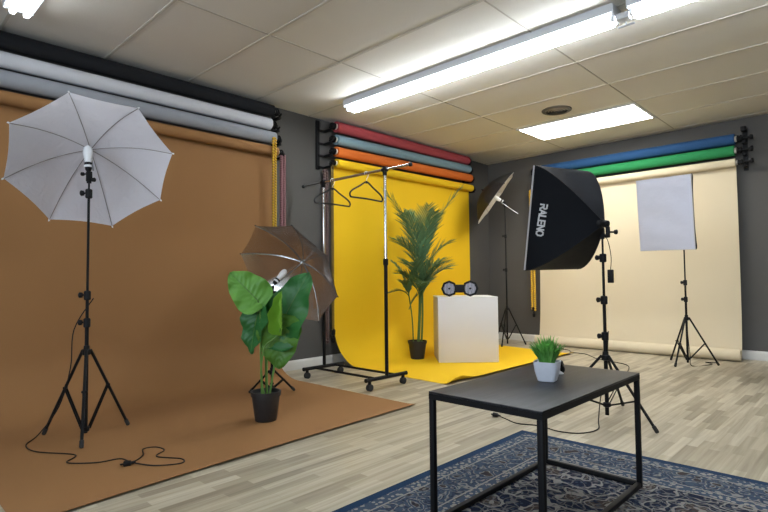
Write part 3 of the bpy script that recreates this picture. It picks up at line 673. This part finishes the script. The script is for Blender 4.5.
# ------------------------------------------------------------------ garment rack
def garment_rack():
    t = thing('garment_rack', 'black and chrome garment rack on casters between the brown and yellow backdrops', 'clothes rack', (.87, -3.59, 0)); y = -3.58; zb = .088
    for x in (.465, 1.27):
        build('base_bar', MB().tube([(x, y - .235, zb), (x, y + .235, zb)], .016, 12), BLK, t)
        for s in (-1, 1): build('end_cap', MB().lathe((x, y + s * .232, zb), (0, s, 0), [(0, .0175), (.012, .0175), (.015, .012)], 12), BLKP, t)
        for s in (-1, 1):
            c = build('caster', MB().box((x, y + s * .20, .060), (.026, .018, .036), bev=.004).lathe((x, y + s * .20, .06), (0, 0, 1), [(0, .007), (.022, .007)], 10), BLKP, t)
            for q in (-.011, .011): build('wheel', MB().lathe((x + q - .007, y + s * .20, .0285), (1, 0, 0), [(0, .02), (.002, .0275), (.012, .0275), (.014, .02)], 18), RUB, c)
        build('lower_upright', MB().tube([(x, y, zb), (x, y, 1.035)], .0155, 14), BLK, t)
        build('height_collar', MB().lathe((x, y, 1.01), (0, 0, 1), [(0, .019), (.005, .022), (.05, .022), (.055, .016)], 14), BLKP, t)
        build('upper_upright', MB().tube([(x, y, 1.03), (x, y, 1.79)], .012, 14), CHR, t)
        build('rail_joint', MB().lathe((x, y, 1.765), (0, 0, 1), [(0, .015), (.004, .018), (.03, .019), (.045, .020), (.07, .018)], 14).lathe((x - .03, y, 1.815), (1, 0, 0), [(0, .016), (.004, .02), (.056, .02), (.06, .016)], 14), BLKP, t)
    for dy in (-.12, .12): build('cross_bar', MB().tube([(.465, y + dy, zb), (1.27, y + dy, zb)], .0105, 10), BLK, t)
    build('hanging_rail', MB().tube([(.50, y, 1.815), (1.24, y, 1.815)], .0125, 14), CHR, t)
    build('rail_extension', MB().tube([(.17, y, 1.815), (.46, y, 1.815)], .009, 12), STEEL, t); build('rail_extension', MB().tube([(1.27, y, 1.815), (1.545, y, 1.815)], .0105, 12), CHR, t)
    for x, s in ((.172, -1), (1.543, 1)): build('rail_knob', MB().lathe((x, y, 1.815), (s, 0, 0), [(0, .012), (.004, .018), (.02, .018), (.026, .010)], 12), BLKP, t)
garment_rack()
def hanger(label, x, y, yaw, z=1.815):
    t = thing('coat_hanger', label, 'hanger', (x, y, z), 'black coat hangers'); d = Vector((math.cos(yaw), math.sin(yaw), 0)); o = Vector((x, y, z))
    def p(u, h): return o + d * u + Vector((0, 0, h))
    pts = [p(-.012 + .026 * math.cos(a) + .012, .0 + .0205 * math.sin(a) - .003) for a in [PI * 1.15 - i * (PI * 1.35) / 12 for i in range(13)]] + [p(.012, -.035), p(0, -.05), p(0, -.075)]
    build('hook', MB().tube(smoothpath(pts, 2), .0022, 7), WPL, t, label='white metal hook')
    q = [p(0, -.075), p(.025, -.082), p(.08, -.115), p(.165, -.158), p(.20, -.185), p(.208, -.205), p(.20, -.222), p(.18, -.226), p(0, -.222), p(-.18, -.226), p(-.20, -.222), p(-.208, -.205), p(-.20, -.185), p(-.165, -.158), p(-.08, -.115), p(-.025, -.082)]
    qq = smoothpath(q + [q[0]], 4)[:-1]
    build('frame', MB().tube(qq, .0075, 8, closed=True), mat('velvet_black', (.012, .012, .012), .9, noise=(50, .2)), t)
    build('neck', MB().lathe(p(0, -.088), (0, 0, 1), [(0, .008), (.004, .011), (.018, .009), (.022, .004)], 10), BLKP, t)
hanger('black coat hanger on the rail, left one, against the grey wall', .60, -3.58, PI/2 - .05)
hanger('black coat hanger on the rail, right one, in front of the yellow paper', 1.05, -3.58, PI/2 + .05)

# ------------------------------------------------------------------ white plinth and twin grid lamp
e1 = Vector((1.291 - .829, -1.88 + 2.316, 0)); wC = e1.length; e1.normalize(); e2 = Vector((-e1.y, e1.x, 0)); pc = Vector((.829, -2.316, 0)) + e1 * wC/2 + e2 * .30
Rz = Matrix((e1, e2, Vector((0, 0, 1)))).transposed()
t = thing('display_plinth', 'white box plinth standing on the yellow paper', 'plinth', (pc.x, pc.y, .003))
build('body', MB().box((pc.x, pc.y, .346), (wC, .60, .686), Rz, bev=.002), mat('plinth_white', hx('d6d3d2'), .6, noise=(2, .02)), t)
build('top_board', MB().box((pc.x, pc.y, .691), (wC + .004, .604, .006), Rz, bev=.0015), mat('plinth_top_white', hx('dededf'), .5, noise=(2, .02)), t)
def twin_lamp():
    zt = .694; o = Vector((.829, -2.316, 0)) + e1 * .245 + e2 * .10; vd = (Vector((cam.location.x, cam.location.y, 0)) - Vector((o.x, o.y, 0))).normalized(); sd = Vector((-vd.y, vd.x, 0))
    t = thing('twin_grid_lamp', 'pair of joined black hexagonal lights with grey honeycomb faces on the plinth', 'lamp', (o.x, o.y, zt)); r = .088; z = zt + r + .001
    for s in (-1, 1):
        c = o + sd * s * .112 + Vector((0, 0, z)); c.z = z
        h = build('lamp_housing', MB().lathe(c - vd * .05, vd, [(0, r * .6), (.015, r * .85), (.05, r), (.066, r), (.066, r * .74), (.058, r * .72)], 8), BLKP, t)
        build('honeycomb_face', MB().lathe(c + vd * .006, vd, [(0, r * .84), (.004, r * .73)], 8), honey(), h, at=c)
        build('centre_cap', MB().lathe(c + vd * .009, vd, [(0, .012), (.005, .011), (.007, .006)], 10), BLKP, h)
    build('bridge', MB().box(o + Vector((0, 0, z)), (.11, .07, .085), Matrix((sd, vd, Vector((0, 0, 1)))).transposed(), bev=.008), BLKP, t)
def honey():
    if 'honey' in MATS: return MATS['honey']
    M = bpy.data.materials.new('honeycomb_grey'); M.use_nodes = True; N = M.node_tree.nodes; L = M.node_tree.links; b = N['Principled BSDF']; MATS['honey'] = M
    tc = N.new('ShaderNodeTexCoord'); v = N.new('ShaderNodeTexVoronoi'); v.inputs['Scale'].default_value = 110; v.inputs['Randomness'].default_value = .15; L.new(tc.outputs['Object'], v.inputs['Vector'])
    c = N.new('ShaderNodeValToRGB'); c.color_ramp.interpolation = 'CONSTANT'; c.color_ramp.elements[0].color = (*hx('2e3038'), 1); c.color_ramp.elements[1].position = .36; c.color_ramp.elements[1].color = (*hx('9a9aa8'), 1)
    L.new(v.outputs['Distance'], c.inputs[0]); L.new(c.outputs[0], b.inputs['Base Color']); b.inputs['Roughness'].default_value = .5; return M
twin_lamp()

# ------------------------------------------------------------------ plants
def nursery_pot(parent, x, y, fz, rb, rt, h):
    build('pot', MB().lathe((x, y, fz), (0, 0, 1), [(0, rb * .95), (.004, rb), (h - .03, rt * .94), (h - .03, rt * 1.0), (h, rt * 1.03), (h, rt * .95), (h - .025, rt * .92), (h - .03, .01)], 32, cap=False).lathe((x, y, fz), (0, 0, 1), [(0, rb * .95), (.002, rb * .95)], 32), mat('black_pot', (.018, .017, .018), .55, noise=(20, .15)), parent)
    build('soil', MB().lathe((x, y, fz + h - .04), (0, 0, 1), [(0, rt * .9), (.008, rt * .9), (.014, rt * .4), (.015, .01)], 24), mat('dark_soil', (.03, .022, .015), .95, noise=(60, .5), bump=(60, .8)), parent)
Uc = Vector((.721, .693, 0)); Wc = Vector((.693, -.721, 0))   # room directions: along the picture wall and out towards the open room
def frond(parent, o, d, ln, rise, droop, w, rnd, m_, start=.25, nl=24, dens=1.0):
    """pinnate palm frond from o heading d (horizontal unit), arching"""
    d = Vector(d).normalized(); pts = []
    for i in range(21):
        s = i / 20; pts.append(o + d * (ln * (s * .85)) * (.35 + .65 * s) * (1 - rise * .45) + Vector((0, 0, ln * (rise * s - droop * s ** 2.6))))
    g = MB(); g.tube(pts, [.0045 * (1 - .8 * i / 20) + .0008 for i in range(21)], 6)
    for i in range(nl):
        s = start + (1 - start) * (i + .5) / nl; k = min(19, int(s * 20)); p = pts[k].lerp(pts[k+1], s * 20 - k); tn = (pts[k+1] - pts[k]).normalized()
        sd = tn.cross(Vector((0, 0, 1))); sd = sd.normalized() if sd.length > .05 else Vector((1, 0, 0)); nn = sd.cross(tn).normalized()
        env = math.sin(PI * (.12 + .84 * (s - start) / (1 - start))) ** .7
        for sg in (-1, 1):
            L_ = w * env * rnd.uniform(.8, 1.12); dr = (sd * sg * .62 + tn * .95 + nn * rnd.uniform(-.05, .3)).normalized(); wd = .0088 * rnd.uniform(.8, 1.15)
            pp = [p + dr * L_ * q + Vector((0, 0, -.16 * L_ * q * q)) for q in (0, .25, .5, .75, 1)]; wv = dr.cross(nn).normalized()
            ww = [.4, 1, .9, .55, .05]
            g.grid([[a + wv * wd * b_, a - nn * wd * .35 * b_, a - wv * wd * b_] for a, b_ in zip(pp, ww)])
    build('frond', g, m_, parent, ang=1.2)
def palm(x, y):
    fz = .003; t = thing('potted_palm', 'tall feathery palm in a black pot on the yellow paper', 'plant', (x, y, fz)); rnd = random.Random(11)
    nursery_pot(t, x, y, fz, .075, .105, .20); m_ = leafm('palm_green', hx('38583e'), hx('6d9266'), .2, 5, .5); sm = mat('palm_stem', hx('4f7039'), .6, noise=(12, .2)); o = Vector((x, y, 0))
    build('stem', MB().tube(smoothpath([o + Uc * .01 + Vector((0, 0, .17)), o + Uc * .03 + Vector((0, 0, .5)), o + Uc * .04 + Vector((0, 0, .85)), o + Uc * .05 + Vector((0, 0, 1.1))], 4), .016, 10), sm, t)
    build('stem', MB().tube(smoothpath([o + Uc * .045 + Wc * .02 + Vector((0, 0, .17)), o + Uc * .06 + Wc * .02 + Vector((0, 0, .5)), o + Uc * .06 + Wc * .02 + Vector((0, 0, .95))], 4), .011, 10), sm, t)
    build('stem', MB().tube(smoothpath([o - Uc * .045 + Vector((0, 0, .17)), o - Uc * .055 + Vector((0, 0, .45)), o - Uc * .09 + Vector((0, 0, .72))], 4), .007, 8), sm, t)
    T = o + Uc * .05
    for (u, w, z, ln, rise, dr, wd, nl) in ((-.62, .1, .95, .98, 1.10, .14, .24, 38), (.66, .1, .95, 1.04, 1.03, .10, .25, 40), (-.32, .5, .92, .80, 1.0, .15, .26, 34), (.25, .7, .92, .84, 1.0, .2, .27, 34), (.42, -.5, .95, .80, 1.05, .15, .24, 30), (-.8, .4, .88, .66, .9, .22, .25, 30),
            (.85, .35, .84, .70, .88, .22, .25, 30), (-.6, -.6, .86, .64, 1.0, .2, .22, 26), (.5, .7, .76, .64, .75, .28, .26, 30), (-.4, .8, .76, .62, .78, .28, .26, 30), (.95, .0, .74, .56, .75, .28, .22, 26), (-.95, .1, .72, .50, .75, .28, .2, 26), (.05, .9, .70, .52, .6, .3, .24, 28), (.9, .3, .66, .62, .8, .2, .26, 30), (-.75, .4, .62, .5, .9, .2, .22, 26), (.6, -.4, .66, .6, .95, .2, .24, 28), (.1, .4, .98, .70, 1.1, .1, .25, 30), (-.12, -.3, .98, .72, 1.1, .1, .24, 28)):
        frond(t, T + Vector((0, 0, z)) , Uc * u + Wc * w, ln, rise, dr, wd * 1.12, rnd, m_, .12, int(nl * .66))
    T2 = o - Uc * .09
    for (u, w, z, ln, rise, dr, wd) in ((-.9, .2, .70, .36, .45, .35, .12), (-.4, .8, .70, .38, .75, .3, .12), (.3, .4, .70, .42, 1.0, .1, .12), (-.6, -.3, .72, .45, 1.0, .15, .12), (.9, .3, .55, .42, .7, .0, .10)):
        frond(t, T2 + Vector((0, 0, z)), Uc * u + Wc * w, ln, rise, dr, wd, rnd, m_, .12, 22)
palm(.47, -2.24)

def big_leaf(parent, base, tip, nrm, width, m_, fold=.12, wave=.02, droop=.05, lobes=.16, petiole=None, stem_m=None, shape=.55, curl=0):
    base, tip = Vector(base), Vector(tip); a = (tip - base); ln = a.length; a.normalize(); n_ = Vector(nrm); n_ = (n_ - a * n_.dot(a)).normalized(); s_ = a.cross(n_)
    P = []; NI, NJ = 24, 14
    for i in range(NI + 1):
        u = i / NI; wd = width/2 * (math.sin(PI * u ** shape) ** .62 if 0 < u < 1 else 0); row = []
        for j in range(-NJ, NJ + 1):
            v = j / NJ; back = -lobes * ln * (abs(v) ** 1.0) * math.sin(PI * min(1, abs(v) * 1.0) * .75) * (1 - u) ** 3 * 1.5
            x = u * ln + back * (1 if u < .6 else 0) ; y = v * wd
            if u < .35: y += v * width * .09 * (1 - u / .35) * (u / .35) ** .3
            z = fold * abs(v) * wd * 2 - droop * ln * (u - .1) ** 2 * 2 + wave * math.sin(u * 17 + (2 if v > 0 else 0)) * abs(v) ** 1.6 + (.0045 + .01 * width) * math.cos((u * 8 - abs(v) * 2.6) * 2 * PI) * (1 - abs(v) * .6) * (abs(v) > .02)
            if curl: z += curl * (v * v) * wd * 3
            row.append(base + a * x + s_ * y + n_ * z)
        P.append(row)
    lf = build('leaf', MB().slab(P, .0012), m_, parent, ang=1.4)
    build('midrib', MB().tube([P[i][NJ] + n_ * .001 for i in range(NI)], [.0035 * (1 - .75 * i / NI) for i in range(NI)], 6), stem_m, lf)
    if petiole: build('leaf_stalk', MB().tube(smoothpath(petiole + [base], 5), .0062, 8), stem_m, parent)
def leafy(x, y):
    fz = .0035; t = thing('potted_leafy_plant', 'plant with big broad green leaves in a black pot on the brown paper', 'plant', (x, y, fz)); o = Vector((x, y, 0)); nursery_pot(t, x, y, fz, .068, .094, .185)
    def q(px, py, w=0): return o + Uc * ((px - 272) * .00655) + Wc * w + Vector((0, 0, .152 + (394 - py) * .00654))
    lt = leafm('leaf_light', hx('4c8f33'), hx('7fb850'), .25, 5); br = leafm('leaf_bright', hx('6fae2f'), hx('a3d24e'), .3, 6); dk = leafm('leaf_dark', hx('1f5a2c'), hx('3f8440'), .2, 5); ol = leafm('leaf_mid', hx('37702c'), hx('6f9f3c'), .25, 5)
    sm = mat('leaf_stalk_green', hx('5a8238'), .5, noise=(10, .2))
    r = lambda a, b: o + Uc * a + Wc * b + Vector((0, 0, .15))
    big_leaf(t, q(266, 300, .05), q(240, 272, .08), Wc + Uc * .1 + Vector((0, 0, .35)), .24, lt, .10, .018, .05, .2, [r(-.02, .02), q(268, 350, .03), q(268, 315, .04)], sm)
    big_leaf(t, q(279, 338, .0), q(313, 272, -.02), Wc - Uc * .2 + Vector((0, 0, .1)), .30, dk, .12, .026, .03, .12, [r(.01, 0), q(273, 360, .0), q(276, 345, .0)], sm)
    big_leaf(t, q(286, 320, .01), q(285, 367, .04), Wc + Vector((0, 0, .3)), .275, ol, .10, .022, .08, .14, [r(.02, -.01), q(280, 360, -.03), q(283, 330, -.02)], sm)
    big_leaf(t, q(266, 308, .02), q(255, 352, .03), Wc - Uc * .45, .19, dk, .16, .016, .08, .14, [r(-.02, 0), q(267, 350, .0), q(268, 320, .0)], sm)
    big_leaf(t, q(289, 326, .06), q(289, 291, .08), Wc - Uc * .4, .08, br, .35, .012, .02, .2, [r(.0, .03), q(269, 370, .05), q(273, 345, .06), q(284, 335, .06)], sm, curl=.5)
    big_leaf(t, q(273, 330, -.03), q(284, 300, -.04), Wc + Uc * .3, .20, dk, .12, .012, .03, .12, [r(.0, -.02), q(271, 350, -.02)], sm)
leafy(1.39, -4.83)

# ------------------------------------------------------------------ cables
def cable(name, label, pts, r=.0032, m_=None, plug=None, k=6):
    t = thing(name, label, 'cable', pts[0]); build('wire', MB().tube(smoothpath(pts, k), r, 7), m_ or BLKP, t)
    if plug:
        p, d = Vector(plug[0]), Vector(plug[1]).normalized()
        build('plug', MB().lathe(p - d * .01, d, [(0, .005), (.02, .008), (.022, .013), (.05, .015), (.055, .010)], 10).box(p + d * .052 + Vector((0, 0, 0)), (.012, .012, .006)), BLKP, t)
    return t
z = .006
cable('power_cable', 'black power cable looping from the white umbrella stand over the brown paper', [(.91, -5.70, .80), (.84, -5.78, .62), (.855, -5.80, .40), (.80, -5.84, .18), (.76, -5.93, .03), (.843, -6.008, z), (1.02, -6.0, z), (1.23, -5.876, z), (1.33, -5.94, z), (1.44, -5.84, z), (1.468, -5.74, z), (1.56, -5.715, z),
      (1.50, -5.64, z), (1.40, -5.60, z), (1.416, -5.54, z), (1.50, -5.53, z), (1.57, -5.60, z), (1.70, -5.53, z), (1.76, -5.56, z), (1.70, -5.66, z), (1.61, -5.72, z + .006)], plug=((1.60, -5.725, .0145), (-.3, -1, 0)))
z = .0045
cable('power_cable', 'black power cable with plug lying on the floor behind the coffee table', [(2.99, -3.33, .55), (2.96, -3.31, .3), (2.94, -3.36, .12), (2.98, -3.50, .02), (3.03, -3.64, z), (2.99, -3.78, z), (2.88, -3.83, z), (2.74, -3.80, z), (2.62, -3.84, z), (2.52, -3.80, z), (2.47, -3.79, z + .006)], plug=((2.46, -3.79, .0145), (-1, .05, 0)), r=.0035)
cable('floor_cable', 'thin black cable lying on the floor in front of the cream backdrop', [(.95, -.42, z), (1.2, -.45, z), (1.45, -.55, z), (1.55, -.70, z), (1.75, -.75, z), (2.0, -1.02, z), (2.35, -1.2, z), (2.5, -1.6, z)], r=.004)
cable('floor_cable', 'thin black cable on the floor at the foot of the white fronted softbox stand', [(2.80, -.74, .30), (2.83, -.80, .1), (2.86, -.86, z), (2.98, -.62, z), (2.90, -.52, z), (2.99, -.50, z)], r=.0035)
